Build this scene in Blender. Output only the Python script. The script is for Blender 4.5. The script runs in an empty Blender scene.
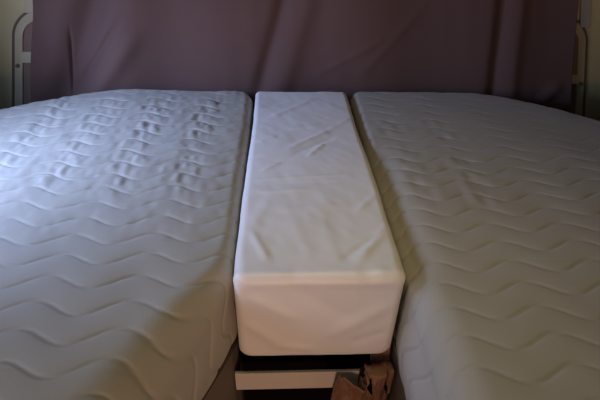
import bpy, bmesh, math
import numpy as np
from mathutils import Vector, Matrix

scene = bpy.context.scene
COL = scene.collection
R = math.radians

# ------------------------------------------------------------------ camera
cam_d = bpy.data.cameras.new('camera')
cam = bpy.data.objects.new('camera', cam_d)
COL.objects.link(cam)
cam_d.sensor_width = 36.0
cam_d.lens = 36.0 * 450 / 600
cam_d.clip_start = 0.02
_pit, _yaw, _roll = R(35.2), R(2.7) * 1.13, R(1.5)
fw = Vector((math.sin(_yaw) * math.cos(_pit), math.cos(_yaw) * math.cos(_pit), -math.sin(_pit)))
rt = Vector((math.cos(_yaw), -math.sin(_yaw), 0))
up = rt.cross(fw)
rt, up = rt * math.cos(_roll) + up * math.sin(_roll), up * math.cos(_roll) - rt * math.sin(_roll)
m = Matrix((rt, up, -fw)).transposed().to_4x4()
m.translation = Vector((0, 0, 1.25))
cam.matrix_world = m
scene.camera = cam
cam_d.dof.use_dof = False

# ------------------------------------------------------------------ colour management
vs = scene.view_settings
vs.view_transform = 'Standard'
vs.look = 'None'
vs.exposure = 0.0
vs.gamma = 1.0
vs.use_curve_mapping = False

# ------------------------------------------------------------------ world
world = bpy.data.worlds.new('world')
scene.world = world
world.use_nodes = True
bg = world.node_tree.nodes['Background']
bg.inputs[0].default_value = (0.55, 0.72, 1.0, 1)
bg.inputs[1].default_value = 0.35


def area(name, loc, target, sx, sy, power, color, spread=180):
    d = bpy.data.lights.new(name, 'AREA')
    d.shape = 'RECTANGLE'
    d.size, d.size_y, d.energy, d.color = sx, sy, power, color
    d.spread = R(spread)
    o = bpy.data.objects.new(name, d)
    COL.objects.link(o)
    o.location = loc
    o.rotation_euler = (Vector(target) - Vector(loc)).to_track_quat('-Z', 'Y').to_euler()
    return o


CX = 0.062                      # centre line of the van body
# daylight through the left side window
area('daylight_side_window', (-0.895, 0.72, 1.07), (-0.50, 0.92, 0.77), 0.40, 0.20, 4.7, (0.39, 0.54, 1.0), 112)
# added weak fill from the left near the foot, no second window known
area('fill_forward', (-0.895, -0.10, 1.02), (0.2, 0.45, 0.85), 0.50, 0.22, 2.4, (0.78, 0.82, 1.0), 170)
# added overhead fill, narrow spread to pool on cushion and right mattress
area('fill_overhead', (0.12, 0.35, 1.93), (0.17, 0.52, 0.7), 0.40, 0.40, 0.78, (1.0, 0.80, 0.44), 80)
# warm daylight coming in at the doorway behind the walkway
area('doorway_light', (0.15, -2.05, 0.52), (0.06, 0.6, 0.66), 0.6, 0.7, 8.0, (1.0, 0.57, 0.36), 120)


# ------------------------------------------------------------------ materials
def mat(name, color, rough=0.7, bump=None, sheen=0.0, vary=None, spec=0.3, metal=0.0, transl=0.0):
    mt = bpy.data.materials.new(name)
    mt.use_nodes = True
    nt = mt.node_tree
    b = nt.nodes['Principled BSDF']
    b.inputs['Base Color'].default_value = (*color, 1)
    b.inputs['Roughness'].default_value = rough
    b.inputs['Specular IOR Level'].default_value = spec
    b.inputs['Metallic'].default_value = metal
    if sheen:
        b.inputs['Sheen Weight'].default_value = sheen
    tc = nt.nodes.new('ShaderNodeTexCoord')
    if vary:                                    # cloudy tone change of the stuff itself
        sc, amt = vary
        n = nt.nodes.new('ShaderNodeTexNoise')
        n.inputs['Scale'].default_value = sc
        n.inputs['Detail'].default_value = 3
        r = nt.nodes.new('ShaderNodeMixRGB')
        r.inputs[1].default_value = (*[c * (1 - amt) for c in color], 1)
        r.inputs[2].default_value = (*[min(1, c * (1 + amt)) for c in color], 1)
        nt.links.new(tc.outputs['Object'], n.inputs['Vector'])
        nt.links.new(n.outputs['Fac'], r.inputs[0])
        nt.links.new(r.outputs[0], b.inputs['Base Color'])
    if bump:
        sc, st = bump
        n = nt.nodes.new('ShaderNodeTexNoise')
        n.inputs['Scale'].default_value = sc
        n.inputs['Detail'].default_value = 2
        bp = nt.nodes.new('ShaderNodeBump')
        bp.inputs['Strength'].default_value = st
        bp.inputs['Distance'].default_value = 0.002
        nt.links.new(tc.outputs['Object'], n.inputs['Vector'])
        nt.links.new(n.outputs['Fac'], bp.inputs['Height'])
        nt.links.new(bp.outputs[0], b.inputs['Normal'])
    if transl:
        tr = nt.nodes.new('ShaderNodeBsdfTranslucent')
        tr.inputs[0].default_value = (*color, 1)
        mx = nt.nodes.new('ShaderNodeMixShader')
        mx.inputs[0].default_value = transl
        out = nt.nodes['Material Output']
        nt.links.new(b.outputs[0], mx.inputs[1])
        nt.links.new(tr.outputs[0], mx.inputs[2])
        nt.links.new(mx.outputs[0], out.inputs[0])
    return mt


M_matt = mat('grey_quilted_cover', (0.42, 0.385, 0.32), 0.75, (420, 0.12), 0.15, (9, 0.03))
M_border = mat('grey_brown_border', (0.22, 0.18, 0.14), 0.85, (300, 0.2))
M_zip = mat('dark_zip_tape', (0.05, 0.035, 0.025), 0.7)
M_cushion = mat('white_satin_cover', (0.85, 0.82, 0.78), 0.42, (500, 0.06), 0.2, spec=0.4)
M_curtain = mat('mauve_brown_curtain', (0.128, 0.070, 0.056), 0.85, (350, 0.15), 0.1, (5, 0.08))
M_wall = mat('beige_wall_panel', (0.70, 0.66, 0.38), 0.6, (30, 0.05))
M_frame = mat('beige_plastic', (0.62, 0.56, 0.36), 0.45)
M_seam = mat('dark_rubber_seam', (0.17, 0.14, 0.09), 0.6)
M_recess = mat('tan_recess', (0.30, 0.20, 0.15), 0.6)
M_gap_shade = mat('gap_shade_black', (0.006, 0.0045, 0.004), 0.9, spec=0.02)  # near-black colour stands for the shade in the gap under the cushion
M_strip = mat('pale_metal_strip', (0.62, 0.68, 0.68), 0.35, metal=0.2)
M_rail = mat('white_painted_rail', (0.62, 0.56, 0.50), 0.45)
M_base = mat('grey_brown_bed_box', (0.20, 0.155, 0.12), 0.7)
M_cloth = mat('brown_cloth', (0.24, 0.12, 0.07), 0.6, (200, 0.2), 0.1)
M_fold_shade = mat('fold_shade_brown', (0.018, 0.009, 0.008), 0.8, spec=0.05)  # shade inside the cloth folds, put in as colour
M_floor = mat('dark_floor', (0.02, 0.016, 0.014), 0.7)
M_ceil = mat('brown_felt_lining', (0.09, 0.08, 0.06), 0.8)
M_screw = mat('screw_head', (0.30, 0.26, 0.17), 0.3, metal=0.6)


# ------------------------------------------------------------------ helpers
def link(name, me, mt, parent=None, smooth=True):
    o = bpy.data.objects.new(name, me)
    COL.objects.link(o)
    me.materials.append(mt)
    if smooth:
        me.polygons.foreach_set('use_smooth', [True] * len(me.polygons))
    if parent is not None:
        o.parent = parent
    return o


def tag(o, label=None, cat=None, group=None, kind=None):
    if label: o['label'] = label
    if cat: o['category'] = cat
    if group: o['group'] = group
    if kind: o['kind'] = kind
    return o


def add_box(bm, x0, x1, y0, y1, z0, z1):
    r = bmesh.ops.create_cube(bm, size=1)
    for v in r['verts']:
        v.co = Vector((x0 + (v.co.x + .5) * (x1 - x0), y0 + (v.co.y + .5) * (y1 - y0), z0 + (v.co.z + .5) * (z1 - z0)))
    return r['verts']


def boxes(name, lst, mt, parent=None, bevel=0.0):
    bm = bmesh.new()
    for b in lst:
        add_box(bm, *b)
    if bevel:
        bmesh.ops.bevel(bm, geom=bm.edges[:], offset=bevel, segments=3, affect='EDGES', profile=0.5)
    me = bpy.data.meshes.new(name)
    bm.to_mesh(me); bm.free()
    return link(name, me, mt, parent, smooth=False)


def grid_mesh(name, P, mt, parent=None, cap=False, closed=False):
    """P: (rows, cols, 3) array."""
    nr, nc = P.shape[:2]
    verts = P.reshape(-1, 3)
    i = np.arange(nr - 1)[:, None] * nc
    if closed:
        j = np.arange(nc)[None, :]
        a = i + j; b = i + (j + 1) % nc
    else:
        j = np.arange(nc - 1)[None, :]
        a = i + j; b = i + j + 1
    quads = np.stack([a, b, b + nc, a + nc], -1).reshape(-1, 4)
    faces = quads.tolist()
    if cap:
        faces.append(list(range(nc))[::-1])
        faces.append([(nr - 1) * nc + k for k in range(nc)])
    me = bpy.data.meshes.new(name)
    me.from_pydata(verts.tolist(), [], faces)
    bm = bmesh.new(); bm.from_mesh(me)
    bmesh.ops.recalc_face_normals(bm, faces=bm.faces)
    bm.to_mesh(me); bm.free()
    return link(name, me, mt, parent)


_rng = np.random.RandomState(7)
_tab = _rng.rand(256, 256)


def vnoise(x, y):
    """smooth value noise, -1..1"""
    xi, yi = np.floor(x).astype(int), np.floor(y).astype(int)
    fx, fy = x - xi, y - yi
    fx = fx * fx * (3 - 2 * fx); fy = fy * fy * (3 - 2 * fy)
    g = lambda a, b: _tab[a % 256, b % 256]
    v = (g(xi, yi) * (1 - fx) + g(xi + 1, yi) * fx) * (1 - fy) + (g(xi, yi + 1) * (1 - fx) + g(xi + 1, yi + 1) * fx) * fy
    return v * 2 - 1


def sstep(a, b, x):
    t = np.clip((x - a) / (b - a), 0, 1)
    return t * t * (3 - 2 * t)


def normals(P, flip=False):
    du = np.gradient(P, axis=1); dv = np.gradient(P, axis=0)
    n = np.cross(du, dv)
    n /= np.linalg.norm(n, axis=2, keepdims=True) + 1e-12
    return -n if flip else n


def crease(x, y, x0, y0, x1, y1, w, h):
    """ridge (h>0) or groove (h<0) along a segment, fading out at both ends"""
    L = math.hypot(x1 - x0, y1 - y0)
    tx, ty = (x1 - x0) / L, (y1 - y0) / L
    s = (x - x0) * tx + (y - y0) * ty
    d = -(x - x0) * ty + (y - y0) * tx
    e = sstep(-0.15 * L, 0.25 * L, s) * (1 - sstep(0.75 * L, 1.15 * L, s))
    return h * np.exp(-(d / w) ** 2) * e


def taper(o):
    """the end wall and what is fixed to it narrows towards the roof, like the van body"""
    for v in o.data.vertices:
        v.co.x = CX + (v.co.x - CX) * (1 + 0.42 * (0.95 - min(v.co.z, 1.6)))
    return o


# ------------------------------------------------------------------ the setting
X0, X1, Y0, Y1 = CX - 0.95, CX + 1.03, -2.1, 1.368
WY0, WY1, WZ0, WZ1 = 0.48, 0.96, 0.95, 1.20
VY0, VY1, VZ0, VZ1 = -0.38, 0.18, 0.89, 1.15          # opening made for the added forward fill
tag(boxes('floor', [(X0, X1, Y0, Y1, -0.03, 0)], M_floor), kind='structure')
tag(boxes('ceiling', [(X0, X1, Y0, 0.12, 1.95, 1.98), (X0, X1, 0.58, Y1, 1.95, 1.98),
                      (X0, -0.1, 0.12, 0.58, 1.95, 1.98), (0.34, X1, 0.12, 0.58, 1.95, 1.98)], M_ceil), kind='structure')
tag(boxes('wall_left', [(X0 - .03, X0, Y0, VY0, 0, 1.95), (X0 - .03, X0, VY1, WY0, 0, 1.95), (X0 - .03, X0, WY1, Y1, 0, 1.95),
                        (X0 - .03, X0, VY0, VY1, 0, VZ0), (X0 - .03, X0, VY0, VY1, VZ1, 1.95),
                        (X0 - .03, X0, WY0, WY1, 0, WZ0), (X0 - .03, X0, WY0, WY1, WZ1, 1.95)], M_ceil), kind='structure')
tag(boxes('wall_right', [(X1, X1 + .03, Y0, Y1, 0, 1.95)], M_ceil), kind='structure')
tag(boxes('wall_back', [(X0, X1, Y1, Y1 + .03, 0, 1.95)], M_wall), kind='structure')
tag(boxes('wall_front', [(X0, -0.3, Y0 - .03, Y0, 0, 1.95), (0.6, X1, Y0 - .03, Y0, 0, 1.95),
                         (-0.3, 0.6, Y0 - .03, Y0, 1.8, 1.95)], M_ceil), kind='structure')


def rounded_arch(x0, x1, z0, z1, r, n=14):
    """outline that stands on the bed line and has two round upper corners, from lower left clockwise"""
    pts = [(x0, z0)]
    for k in range(n + 1):
        a = math.pi - k / n * math.pi / 2
        pts.append((x0 + r + r * math.cos(a), z1 - r + r * math.sin(a)))
    for k in range(n + 1):
        a = math.pi / 2 - k / n * math.pi / 2
        pts.append((x1 - r + r * math.cos(a), z1 - r + r * math.sin(a)))
    pts.append((x1, z0))
    return pts


def arch_band(name, o, i, y0, y1, mt, parent=None):
    """band between outer and inner outline, standing from y0 (front) to y1"""
    bm = bmesh.new()
    vo = [[bm.verts.new((x, y, z)) for x, z in o] for y in (y0, y1)]
    vi = [[bm.verts.new((x, y, z)) for x, z in i] for y in (y0, y1)]
    n = len(o)
    for k in range(n - 1):
        bm.faces.new((vo[0][k], vo[0][k + 1], vi[0][k + 1], vi[0][k]))
        bm.faces.new((vo[0][k], vo[1][k], vo[1][k + 1], vo[0][k + 1]))
        bm.faces.new((vi[0][k], vi[0][k + 1], vi[1][k + 1], vi[1][k]))
        bm.faces.new((vo[1][k], vi[1][k], vi[1][k + 1], vo[1][k + 1]))
    for k in (0, n - 1):
        bm.faces.new((vo[0][k], vi[0][k], vi[1][k], vo[1][k]))
    bmesh.ops.recalc_face_normals(bm, faces=bm.faces)
    es = [e for e in bm.edges if abs(e.verts[0].co.y - y0) < 1e-6 and abs(e.verts[1].co.y - y0) < 1e-6]
    me = bpy.data.meshes.new(name)
    bm.to_mesh(me); bm.free()
    return link(name, me, mt, parent, smooth=False)


FX0, FX1, FZ0, FZ1 = CX - 0.800, CX + 0.842, 0.45, 0.945
win = bpy.data.objects.new('window_1', None)
COL.objects.link(win); win.location = (CX, Y1, FZ0)
tag(win, kind='structure')


def under(o):
    o.matrix_parent_inverse = Matrix.Translation(-Vector(win.location))
    taper(o)
    return o


o0 = rounded_arch(FX0 - .004, FX1 + .004, FZ0, FZ1 + .004, 0.075)
o1 = rounded_arch(FX0, FX1, FZ0, FZ1, 0.071)
o2 = rounded_arch(FX0 + .024, FX1 - .024, FZ0, FZ1 - .029, 0.045)
under(arch_band('frame_seal', o0, rounded_arch(FX0 + .003, FX1 - .003, FZ0, FZ1 - .003, 0.069), Y1 - .010, Y1 - .0005, M_seam, win))
fr = under(arch_band('frame', rounded_arch(FX0 + .003, FX1 - .003, FZ0, FZ1 - .003, 0.069), o2, Y1 - .009, Y1 - .0005, M_frame, win))
under(boxes('blind', [(FX0 + .024, FX1 - .024, Y1 - .004, Y1 - .001, FZ0, FZ1 - .031)], M_recess, win))


def disc(name, x, y, z, r, th, mt, parent):
    bm = bmesh.new()
    bmesh.ops.create_cone(bm, cap_ends=True, segments=20, radius1=r, radius2=r * .8, depth=th,
                          matrix=Matrix.Translation((x, y, z)) @ Matrix.Rotation(R(90), 4, 'X'))
    add = bmesh.ops.create_cone(bm, cap_ends=True, segments=20, radius1=r * .45, radius2=r * .4, depth=th * .6,
                                matrix=Matrix.Translation((x, y - th * .6, z)) @ Matrix.Rotation(R(90), 4, 'X'))
    me = bpy.data.meshes.new(name)
    bm.to_mesh(me); bm.free()
    return under(link(name, me, mt, parent, smooth=False))


disc('screw', FX0 + .011, Y1 - .011, 0.785, 0.0065, 0.004, M_screw, win)
disc('screw', FX1 - .011, Y1 - .011, 0.742, 0.0065, 0.004, M_screw, win)
under(boxes('latch', [(FX0 + .021, FX0 + .07, Y1 - .016, Y1 - .006, 0.795, 0.828)], M_frame, win, bevel=.003))
under(boxes('latch', [(FX1 - .07, FX1 - .021, Y1 - .016, Y1 - .006, 0.742, 0.772)], M_frame, win, bevel=.003))

tag(taper(boxes('trim_1', [(FX1 - .022, FX1 + .006, Y1 - .012, Y1, 0.915, 1.55)], M_strip, bevel=.003)), kind='structure')
tag(taper(boxes('trim_2', [(FX0 + .03, FX0 + .06, Y1 - .012, Y1, 0.935, 1.55)], M_frame, bevel=.003)), kind='structure')
tag(boxes('trim_3', [(X0 + .02, X1 - .02, Y1 - .10, Y1, 1.56, 1.62)], M_frame, bevel=.005), kind='structure')   # curtain track box
# side window surround
tag(boxes('window_2', [(X0, X0 + .015, WY0 - .03, WY1 + .03, WZ0 - .03, WZ0), (X0, X0 + .015, WY0 - .03, WY1 + .03, WZ1, WZ1 + .03),
                       (X0, X0 + .015, WY0 - .03, WY0, WZ0, WZ1), (X0, X0 + .015, WY1, WY1 + .03, WZ0, WZ1)], M_frame), kind='structure')

tag(boxes('fill_surround', [(X0, X0 + .015, VY0 - .03, VY1 + .03, VZ0 - .03, VZ0), (X0, X0 + .015, VY0 - .03, VY1 + .03, VZ1, VZ1 + .03),
                       (X0, X0 + .015, VY0 - .03, VY0, VZ0, VZ1), (X0, X0 + .015, VY1, VY1 + .03, VZ0, VZ1)], M_frame), kind='structure')  # surround of the opening added for the forward fill

# ------------------------------------------------------------------ curtain
nx, nz = 620, 260
xs = np.linspace(CX - 0.724, CX + 0.772, nx)
zs = np.linspace(0.58, 1.57, nz)
U, Z = np.meshgrid(xs, zs)


def curtain_y(x, z):
    y = 1.302 + 0 * x
    # broad hanging folds leaning a little
    lean = x + 0.10 * (z - 0.8)
    y = y + 0.009 * np.sin(lean * 2 * np.pi / 0.37 + 0.6) * (0.6 + 0.4 * vnoise(x * 3, z * 1.2))
    y = y + 0.006 * vnoise(lean * 9 + 3, z * 1.5)
    y = y + 0.0008 * vnoise(lean * 30, z * 3 + 5)
    # long diagonal folds
    y = y + 0.040 * np.exp(-((x + 0.535 - 0.25 * (z - 0.85)) / 0.050) ** 2) * (0.45 + 0.55 * (1 - sstep(0.92, 1.15, z)))
    y = y - 0.016 * np.exp(-((x + 0.40) / 0.07) ** 2)
    y = y + crease(x, z, -0.545, 0.72, -0.43, 0.93, 0.012, 0.010)
    y = y + crease(x, z, -0.560, 0.70, -0.565, 0.90, 0.004, 0.008)
    y = y + crease(x, z, -0.500, 0.70, -0.38, 0.90, 0.028, -0.012)
    y = y + crease(x, z, -0.600, 0.80, -0.68, 0.98, 0.03, 0.006)
    y = y + crease(x, z, -0.060, 0.68, 0.045, 1.15, 0.022, 0.012)
    y = y + crease(x, z, 0.000, 0.68, 0.11, 1.15, 0.03, -0.010)
    y = y + crease(x, z, 0.10, 0.78, 0.30, 0.90, 0.010, -0.002)
    y = y + crease(x, z, 0.22, 0.78, 0.40, 0.98, 0.014, -0.002)
    y = y + crease(x, z, 0.600, 0.62, 0.625, 1.20, 0.018, 0.016)
    y = y + crease(x, z, 0.650, 0.62, 0.675, 1.20, 0.02, -0.008)
    y = y + crease(x, z, 0.74, 0.70, 0.80, 0.76, 0.02, -0.008)
    return y


YY = curtain_y(U, Z)
P = np.stack([CX + (U - CX) * (1 + np.where(U > CX, 0.42, 0.45) * (0.97 - Z)) + 0.002 * np.sin(Z * 14), YY, Z], -1)
cur = grid_mesh('curtain', P, M_curtain)
so = cur.modifiers.new('thickness', 'SOLIDIFY'); so.thickness = 0.002; so.offset = 0
tag(cur, 'mauve brown fabric curtain hanging in soft folds behind both mattresses', 'curtain')


# ------------------------------------------------------------------ mattresses
ZT, ZB = 0.75, 0.56


def quilt(u, y, y_crest, x_crest, amp=0.013, seed=0.0, depth=0.0023):
    """stitched wave lines 5 cm apart pressed into padding"""
    yw = y + 0.004 * vnoise(u * 6 + seed, y * 5 + seed) - amp * (np.cos(2 * np.pi * (u - x_crest) / 0.135) - 1)
    ph = (yw - y_crest) / 0.0492
    d = np.abs(ph - np.round(ph)) * 0.0492
    slope = amp * 2 * np.pi / 0.135 * np.sin(2 * np.pi * (u - x_crest) / 0.135)
    dd = d / np.sqrt(1 + slope ** 2)
    return -depth * np.exp(-(dd / 0.0025) ** 2) + 0.0010 * (1 - np.exp(-(dd / 0.011) ** 2))


def mattress(name, side, xin, xout, disp, ys, rt_in, bulge):
    """side -1 left, +1 right. Sections along y; columns from inner foot over the top to outer foot."""
    nt, na, ns = 250, 16, 34
    rows, uc = [], []
    y_end, y_beg = ys[-1], ys[0]
    rb = 0.022
    for y in ys:
        e = min(y_end - y, y - y_beg)
        ins = rb - math.sqrt(max(0, rb * rb - (rb - e) ** 2)) if e < rb else 0
        a, b = xin(y) , xout(y)
        w = abs(b - a) - 2 * ins
        r = min(rt_in(y), w * .3)
        ro = 0.03
        zt = ZT - ins * .9
        zb = ZB
        # local axis t: 0 at inner edge growing outward
        pts = []
        for k in range(ns):                                   # inner side, going up
            f = k / ns
            z = zb + (zt - r - zb) * f
            bl = bulge * (1 - sst(y, .44, .50)) * math.sin(math.pi * f)
            pts.append((ins - bl + 0.010 * (1 - sst(f, 0, .15)), z))
        bl_top = 0
        for k in range(na):
            t = k / na * math.pi / 2
            pts.append((ins + bl_top * (1 - k / na) + r - r * math.cos(t), zt - r + r * math.sin(t)))
        for k in range(nt):
            f = k / (nt - 1)
            pts.append((ins + r + (w - r - ro) * f, zt))
        for k in range(1, 9):
            t = k / 8 * math.pi / 2
            pts.append((ins + w - ro + ro * math.sin(t), zt - ro + ro * math.cos(t)))
        for k in range(1, 8):
            f = k / 7
            pts.append((ins + w, zt - ro + (zb - zt + ro) * f))
        q = np.array(pts)
        dl = np.hypot(np.diff(q[:, 0]), np.diff(q[:, 1]))
        arc = np.concatenate([[0], np.cumsum(dl)])
        k0 = ns + na                                          # first top point
        u = a + side * (arc - arc[k0] + q[k0, 0])
        rows.append(np.stack([a + side * q[:, 0], np.full(len(q), y), q[:, 1]], -1))
        uc.append(u)
    P = np.array(rows); UU = np.array(uc)
    N = normals(P)
    if N[len(ys) // 2, 150, 2] < 0: N = -N
    h = disp(UU, P[:, :, 1], P)
    P = P + N * h[..., None]
    P[..., 2] = np.maximum(P[..., 2], ZB)
    return grid_mesh(name, P, M_matt, cap=True)


def sst(x, a, b):
    t = min(1, max(0, (x - a) / (b - a)))
    return t * t * (3 - 2 * t)


def xin_left(y):
    if y > 1.213:                                              # small rounded corner at the head end
        return -0.079 - 0.02 * ((y - 1.213) / .06) ** 2.5
    d = max(0, 0.535 - y)
    return -0.079 - 0.45 * (math.sqrt(d * d + .0004) - .02) * (1 if y > .1 else 1)


def xin_left_lim(y):
    return max(xin_left(y), -0.33)


def xout_c(y):
    return min(1.0, 0.40 + 0.42 * (max(0.0, 1.273 - y) / 0.21) ** (1 / 2.2))


def xout_l(y):
    return min(0.925, 0.43 + 0.44 * (max(0.0, 1.273 - y) / 0.21) ** (1 / 2.2))


def r_left(y):
    return 0.022 + 0.055 * sst(y, 0.62, 0.36)


def pocket_mask(u, y, s):
    return np.clip(0.5 + 0.9 * vnoise(u * 5 + s, y * 5 + s), 0, 1)


def disp_left(u, y, P):
    x = P[..., 0]
    far = sstep(0.66, 0.82, y) * (1 - sstep(1.16, 1.24, y))
    h = quilt(u, y, 0.3635, -0.352, seed=2.0) * (1 - 0.35 * sstep(1.05, 1.2, y))
    top = sstep(ZT - 0.03, ZT - 0.005, P[..., 2])
    # pillowy puckers in the head half, strongest on the falling flank of each wave
    fl = 0.5 + 0.5 * np.sin(2 * np.pi * (u + 0.352) / 0.135 + 0.6)
    inb = sstep(-0.80, -0.66, x) * (1 - sstep(-0.16, -0.10, x))
    ph = (y + 0.004 * vnoise(u * 6 + 2.0, y * 5 + 2.0) - 0.013 * (np.cos(2 * np.pi * (u + 0.352) / 0.135) - 1) - 0.3635) / 0.0492
    env = np.abs(np.sin(np.pi * ph)) ** 0.7
    cell = vnoise(u * 62 + 3.0 * np.round(ph + .5), np.floor(ph) * 3.7) + 0.5 * vnoise(u * 90, y * 60)
    h = h + top * far * inb * (0.35 + 0.65 * fl ** 1.2) * 0.0031 * env * cell
    h = h + top * 0.0008 * vnoise(u * 70, y * 45) * sstep(0.5, 0.7, y)
    # straight faint drag lines
    h = h + top * (-0.0007) * np.exp(-(((y + 0.02 * u) / 0.0492 - 0.45) % 1.0 - .5) ** 2 / 0.006) * np.clip(vnoise(u * 7 + 9, y * 20) + .2, 0, 1)
    h = h + top * (0.004 * vnoise(u * 5 + 1, y * 4) + 0.0015 * vnoise(u * 14, y * 12 + 4))
    side = 1 - top
    h = h + side * 0.0012 * vnoise(u * 18 + 4, y * 14)
    return h


def disp_right(u, y, P):
    x = P[..., 0]
    fade = 1 - 0.62 * sstep(0.80, 1.0, y) * (0.6 + 0.4 * sstep(0.35, 0.5, x))
    h = quilt(u, y, 0.3365, 0.2455, seed=8.0) * fade
    top = sstep(ZT - 0.03, ZT - 0.005, P[..., 2])
    inb = (1 - sstep(0.38, 0.52, x)) * sstep(0.60, 0.75, y) * (1 - sstep(1.0, 1.12, y))
    fl = 0.5 + 0.5 * np.sin(2 * np.pi * (u - 0.2455) / 0.135 + 0.6)
    h = h + top * inb * (0.35 + 0.65 * fl) * 0.0016 * vnoise(u * 50, y * 34 + 7)
    h = h + top * (0.003 * vnoise(u * 4 + 6, y * 4) + 0.0012 * vnoise(u * 12, y * 10 + 8))
    h = h + top * (-0.0006) * np.exp(-(((y) / 0.0492 - 0.35) % 1.0 - .5) ** 2 / 0.006) * np.clip(vnoise(u * 7 + 3, y * 20) + .2, 0, 1)
    # the inner edge is pressed down a little along the filler cushion
    h = h - top * 0.012 * np.exp(-((x - 0.215) / 0.03) ** 2) * sstep(0.46, 0.54, y) * (1 - sstep(0.75, 1.0, y))
    return h


ys = np.concatenate([np.linspace(-0.60, -0.58, 8)[:-1], np.arange(-0.58, 0.24, 0.005), np.arange(0.24, 1.248, 0.0023), np.linspace(1.248, 1.273, 16)])
ml = mattress('mattress', -1, xin_left_lim, lambda y: CX - xout_l(y), disp_left, ys, r_left, 0.006)
tag(ml, 'grey wave-quilted mattress left of the white cushion, pale blue in the daylight', 'mattress', 'grey quilted mattresses')
mr = mattress('mattress', 1, lambda y: 0.205 + (0.02 * ((y - 1.213) / .06) ** 2.5 if y > 1.213 else 0), lambda y: CX + xout_c(y), disp_right, ys,
              lambda y: 0.022 + 0.030 * sst(y, 0.60, 0.40), 0.012)
tag(mr, 'grey-beige wave-quilted mattress in shade right of the white cushion', 'mattress', 'grey quilted mattresses')


def tube(name, pts, r, mt, parent):
    n = 8
    P = np.array(pts); T = np.gradient(P, axis=0); T /= np.linalg.norm(T, axis=1, keepdims=True)
    a = np.cross(T, np.array([0, 0, 1.0])); a /= np.linalg.norm(a, axis=1, keepdims=True)
    b = np.cross(a, T)
    ang = np.arange(n) / n * 2 * np.pi
    G = P[:, None] + r * (a[:, None] * np.cos(ang)[None, :, None] + b[:, None] * np.sin(ang)[None, :, None])
    return grid_mesh(name, G, mt, parent, cap=True, closed=True)


# zip seam and piping along the foot of the visible inner side of each mattress
yy_ = np.linspace(-0.5, 1.2, 200)
tube('piping', [(xin_left_lim(y) - .003, y, ZB + .004) for y in yy_], 0.0045, M_border, ml)
tube('zip', [(xin_left_lim(y) + .001, y, ZB + .013) for y in yy_], 0.0035, M_zip, ml)
tube('piping', [(0.205 + .004, y, ZB + .004) for y in yy_], 0.0045, M_border, mr)
tube('zip', [(0.205 + .005, y, ZB + .015) for y in yy_], 0.003, M_zip, mr)


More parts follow.
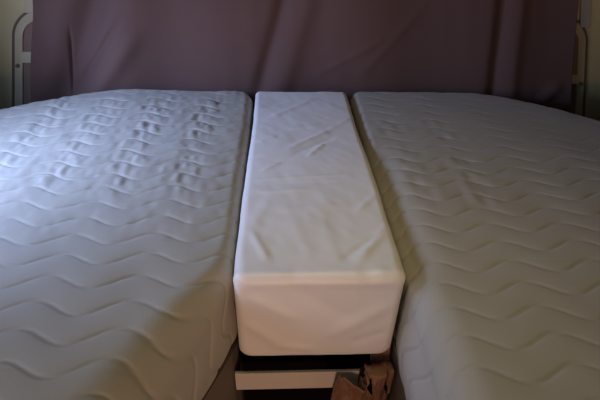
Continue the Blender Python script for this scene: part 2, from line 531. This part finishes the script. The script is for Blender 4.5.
# ------------------------------------------------------------------ filler cushion
def cushion():
    xa, xb, ya, yb, zb, zt = -0.070, 0.194, 0.490, 1.250, 0.560, 0.758
    ys = np.concatenate([ya + 0.016 * (1 - np.cos(np.linspace(0, np.pi / 2, 12)))[:-1] * 1.0, np.arange(ya + .016, yb - .016, 0.003),
                         yb - 0.016 * (1 - np.cos(np.linspace(np.pi / 2, 0, 12)))])
    rows = []
    r0 = 0.016
    nsd, na, ntp = 26, 8, 110
    for y in ys:
        e = min(y - ya, yb - y)
        ins = r0 - math.sqrt(max(0, r0 * r0 - (r0 - e) ** 2)) if e < r0 else 0
        a, b, zt_, zb_ = xa + ins, xb - ins, zt - ins, zb + ins * .8
        # gentle outline wobble, a bit wider in the middle
        a -= 0.001 + 0.004 * (1 - sst(y, .49, .66)) + 0.001 * math.sin(y * 9 + 1); b += 0.001 + 0.0015 * math.sin(y * 6 - 2.2)
        pts = []
        r = 0.014 + .004 * (1 - sst(y, .5, .56))
        for k in range(nsd): pts.append((a, zb_ + r + (zt_ - zb_ - 2 * r) * k / nsd))
        for k in range(na):
            t = k / na * math.pi / 2
            pts.append((a + r - r * math.cos(t), zt_ - r + r * math.sin(t)))
        for k in range(ntp): pts.append((a + r + (b - a - 2 * r) * k / ntp, zt_))
        for k in range(na):
            t = k / na * math.pi / 2
            pts.append((b - r + r * math.sin(t), zt_ - r + r * math.cos(t)))
        for k in range(nsd): pts.append((b, zt_ - r - (zt_ - zb_ - 2 * r) * k / nsd))
        for k in range(na):
            t = k / na * math.pi / 2
            pts.append((b - r + r * math.cos(t), zb_ + r - r * math.sin(t)))
        for k in range(30): pts.append((b - r - (b - a - 2 * r) * k / 30, zb_))
        for k in range(na):
            t = k / na * math.pi / 2
            pts.append((a + r - r * math.sin(t), zb_ + r - r * math.cos(t)))
        q = np.array(pts)
        rows.append(np.stack([q[:, 0], np.full(len(q), y), q[:, 1]], -1))
    P = np.array(rows)
    # close the front and the head end with shrinking rings so that the end faces carry wrinkles too
    def ring_cap(ring, n=22):
        c = ring.mean(0); out = []
        for k in range(1, n + 1):
            out.append(c + (ring - c) * (1 - k / (n + .3)))
        return out
    front = ring_cap(P[0])[::-1]; back = ring_cap(P[-1])
    P = np.array(front + list(P) + back)
    x, y, z = P[..., 0], P[..., 1], P[..., 2]
    top = sstep(zt - 0.03, zt - 0.003, z)
    h = 0 * x
    h += 0.003 * vnoise(x * 7 + 2, y * 6) * (.3 + .7 * top) + 0.0009 * vnoise(x * 22, y * 16) * top
    h += 0.00035 * vnoise(x * 60 + y * 20, y * 45)
    for c in [(-0.03, 1.06, 0.10, 1.19, .007, .0035), (-0.05, 1.13, 0.02, 1.17, .005, -.002), (0.02, 0.90, 0.12, 0.99, .006, .0045),
              (0.03, 0.87, 0.13, 0.96, .006, -.003), (0.06, 0.86, 0.10, 0.92, .005, .003), (-0.05, 0.86, 0.04, 0.90, .005, .0025),
              (-0.05, 0.765, 0.14, 0.785, .004, .0014), (-0.05, 0.745, 0.12, 0.757, .007, -.0014), (-0.05, 0.72, 0.06, 0.73, .006, .002),
              (-0.04, 0.80, 0.00, 0.83, .005, .0025), (-0.055, 0.60, -0.02, 0.70, .010, .0018), (0.05, 0.53, 0.02, 0.64, .009, .0012),
              (0.09, 0.53, 0.07, 0.68, .010, .0012), (0.12, 0.52, 0.19, 0.62, .007, .0035), (0.10, 0.53, 0.18, 0.60, .005, -.0025),
              (0.14, 0.66, 0.19, 0.72, .006, .002), (-0.02, 0.53, -0.05, 0.60, .006, .003), (-0.05, 0.93, -0.01, 0.96, .006, .002),
              (0.12, 1.00, 0.18, 1.06, .006, .002), (0.0, 0.66, 0.12, 0.68, .008, .0016), (0.02, 1.00, 0.09, 1.02, .006, .0015)]:
        h += 0.75 * top * crease(x, y, *c[:4], c[4] * 1.25, c[5])
    # gathered seam along the front upper edge
    fe = np.exp(-((y - 0.502) / 0.012) ** 2) * top
    h += fe * (0.001 + 0.0008 * vnoise(x * 45, y * 30))
    # soft drag folds on the front face
    ff = (1 - sstep(0.490, 0.500, y))
    for c in [(-0.05, 0.72, 0.03, 0.66, .012, .003), (-0.06, 0.66, 0.00, 0.60, .010, .003), (0.02, 0.74, 0.12, 0.66, .015, -.002),
              (0.08, 0.62, 0.18, 0.70, .014, .0025), (-0.02, 0.60, 0.06, 0.585, .008, .002), (0.12, 0.60, 0.18, 0.63, .008, -.002)]:
        h += ff * crease(x, z, *c)
    N = normals(P)
    mid = len(P) // 2
    if N[mid, nsd + na + ntp // 2, 2] < 0: N = -N
    # wrap seam: make the last/first columns agree
    P = P + N * h[..., None]
    P[..., 2] = np.maximum(P[..., 2], 0.561)
    # underside of the front sags a little in the middle
    o = grid_mesh('cushion', P, M_cushion, cap=True, closed=True)
    return tag(o, 'long white satin-covered filler cushion wedged between the two mattresses', 'cushion')


cushion()

# ------------------------------------------------------------------ bed boxes, rail, platform


def prism(name, outline, z0, z1, mt, parent=None):
    bm = bmesh.new()
    lo = [bm.verts.new((x, y, z0)) for x, y in outline]
    hi = [bm.verts.new((x, y, z1)) for x, y in outline]
    n = len(outline)
    for k in range(n):
        bm.faces.new((lo[k], lo[(k + 1) % n], hi[(k + 1) % n], hi[k]))
    bm.faces.new(lo[::-1]); bm.faces.new(hi)
    bmesh.ops.recalc_face_normals(bm, faces=bm.faces)
    me = bpy.data.meshes.new(name)
    bm.to_mesh(me); bm.free()
    return link(name, me, mt, parent, smooth=False)


yl = list(np.linspace(-0.58, 1.25, 60))
ol = [(xin_left_lim(y) - .003, y) for y in yl] + [(CX - .43, 1.258)] + [(CX - xout_l(y) + .004, y) for y in np.linspace(1.24, -0.58, 40)]
bl = prism('bed_box', ol, 0.0, ZB - .001, M_base)
tag(bl, 'grey-brown bed box under the left mattress beside the dark gap', 'bed base', 'bed boxes')
orr = [(0.211, y) for y in (-0.58, 1.25)] + [(CX + .40, 1.258)] + [(CX + xout_c(y) - .004, y) for y in np.linspace(1.24, -0.58, 40)]
br = prism('bed_box', orr, 0.0, ZB - .001, M_base)
tag(br, 'grey-brown bed box under the right mattress beside the brown cloth', 'bed base', 'bed boxes')

tag(boxes('bed_rail', [(-0.086, 0.209, 0.498, 0.505, 0.453, 0.504)], M_rail, bevel=.0015),
    'white crossbar spanning the dark gap below the white cushion', 'rail')
pl = boxes('support_board', [(-0.080, 0.209, 0.545, 1.22, 0.540, 0.560)], M_gap_shade)
tag(pl, 'support board under the white cushion, coloured near-black as gap shade', 'board')
tag(boxes('gap_shade_panel', [(-0.080, 0.209, 0.560, 0.572, 0.0, 0.539)], M_gap_shade), 'added near-black panel painting the shade behind the white crossbar', 'panel')  # added panel, near-black so the space behind the rail reads as shade


# ------------------------------------------------------------------ brown cloth
def cloth():
    """one sheet: hangs in front of the rail in flat panels with deep folds between, runs over it and up behind"""
    n, mr_ = 170, 150
    t = np.ones((mr_, 1)) * np.linspace(0, 1, n)[None, :]
    s = np.linspace(0, 1, mr_)[:, None] * np.ones((1, n))
    kt = [0, .03, .10, .30, .37, .40, .43, .50, .55, .74, .80, .88, .92, 1.0]
    depth = np.interp(t, kt, [.010, .020, .022, .028, .038, .034, -.0005, -.0005, .024, .030, .026, .000, .018, .016])
    ztop = np.interp(t, kt, [.528, .528, .528, .524, .520, .520, .524, .530, .528, .530, .530, .526, .530, .530])
    zup = np.interp(t, [0, .35, .5, .7, .85, 1], [.512, .513, .520, .540, .556, .550])
    xb = 0.106 + t * 0.098
    a = np.clip(s / .62, 0, 1)                                   # front hang
    b = np.clip((s - .62) / .16, 0, 1)                           # over the rail
    c = np.clip((s - .78) / .22, 0, 1)                           # up behind it
    z = 0.36 + (ztop - 0.36) * a
    y = 0.4975 - depth * (0.55 + 0.45 * a)
    z = z + b * (0.5125 - ztop) + 0.004 * np.sin(b * np.pi)
    y = y + b * (0.512 - y)
    z = z + c * (zup - 0.5125)
    y = y + c * 0.012
    x = xb - 0.016 * (1 - a) * (1 - t) + 0.010 * a * (1 - b) * np.interp(t, kt, [0, 0, 0, .3, 1, 1.3, .2, -.4, 0, 0, .4, 0, 0, 0]) + 0.012 * c * (1 - t)
    hang = (1 - sstep(.55, .66, s))
    y = y - hang * (0.002 + 0.006 * vnoise(t * 8 + 2 * s, s * 7 + 3) + 0.0022 * vnoise(t * 22, s * 18))
    z = z + (1 - hang) * 0.003 * np.clip(vnoise(t * 14, s * 16), 0, 1)
    y = np.where(hang > .5, np.minimum(y, .4965), y)
    # raised hem along the upper edge of the left panel, running down towards its right
    hem = np.exp(-((z - (0.511 - 0.60 * (x - 0.115))) / 0.0022) ** 2) * (x < 0.153) * (a > .5) * (b < .05)
    y = y - 0.0022 * hem
    o = grid_mesh('cloth', np.stack([x, y, z], -1), M_cloth)
    # cut-outs in two places show a near-black strip painted as fold shade
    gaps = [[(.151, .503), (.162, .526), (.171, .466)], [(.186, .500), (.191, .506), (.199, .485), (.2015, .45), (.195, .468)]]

    def inside(px, pz, poly):
        c = False
        for k in range(len(poly)):
            (ax, az), (bx, bz) = poly[k], poly[k - 1]
            if (az > pz) != (bz > pz) and px < (bx - ax) * (pz - az) / (bz - az) + ax:
                c = not c
        return c
    bm = bmesh.new(); bm.from_mesh(o.data)
    dead = []
    for f in bm.faces:
        c = f.calc_center_median()
        if c.z > .5145 - .60 * (c.x - .115) and c.x < .153 or (c.y > .4972 and c.x < .168):
            dead.append(f)
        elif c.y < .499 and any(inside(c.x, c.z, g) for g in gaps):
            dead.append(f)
    bmesh.ops.delete(bm, geom=dead, context='FACES')
    bm.to_mesh(o.data); bm.free()
    so = o.modifiers.new('thickness', 'SOLIDIFY'); so.thickness = 0.002; so.offset = 0
    tag(o, 'crumpled brown cloth bunched over the right end of the white crossbar', 'cloth')
    boxes('fold_shade', [(.146, .204, .4945, .4965, .42, .522)], M_fold_shade, o)  # dark strip behind the cut-outs, painted shade of the folds


cloth()
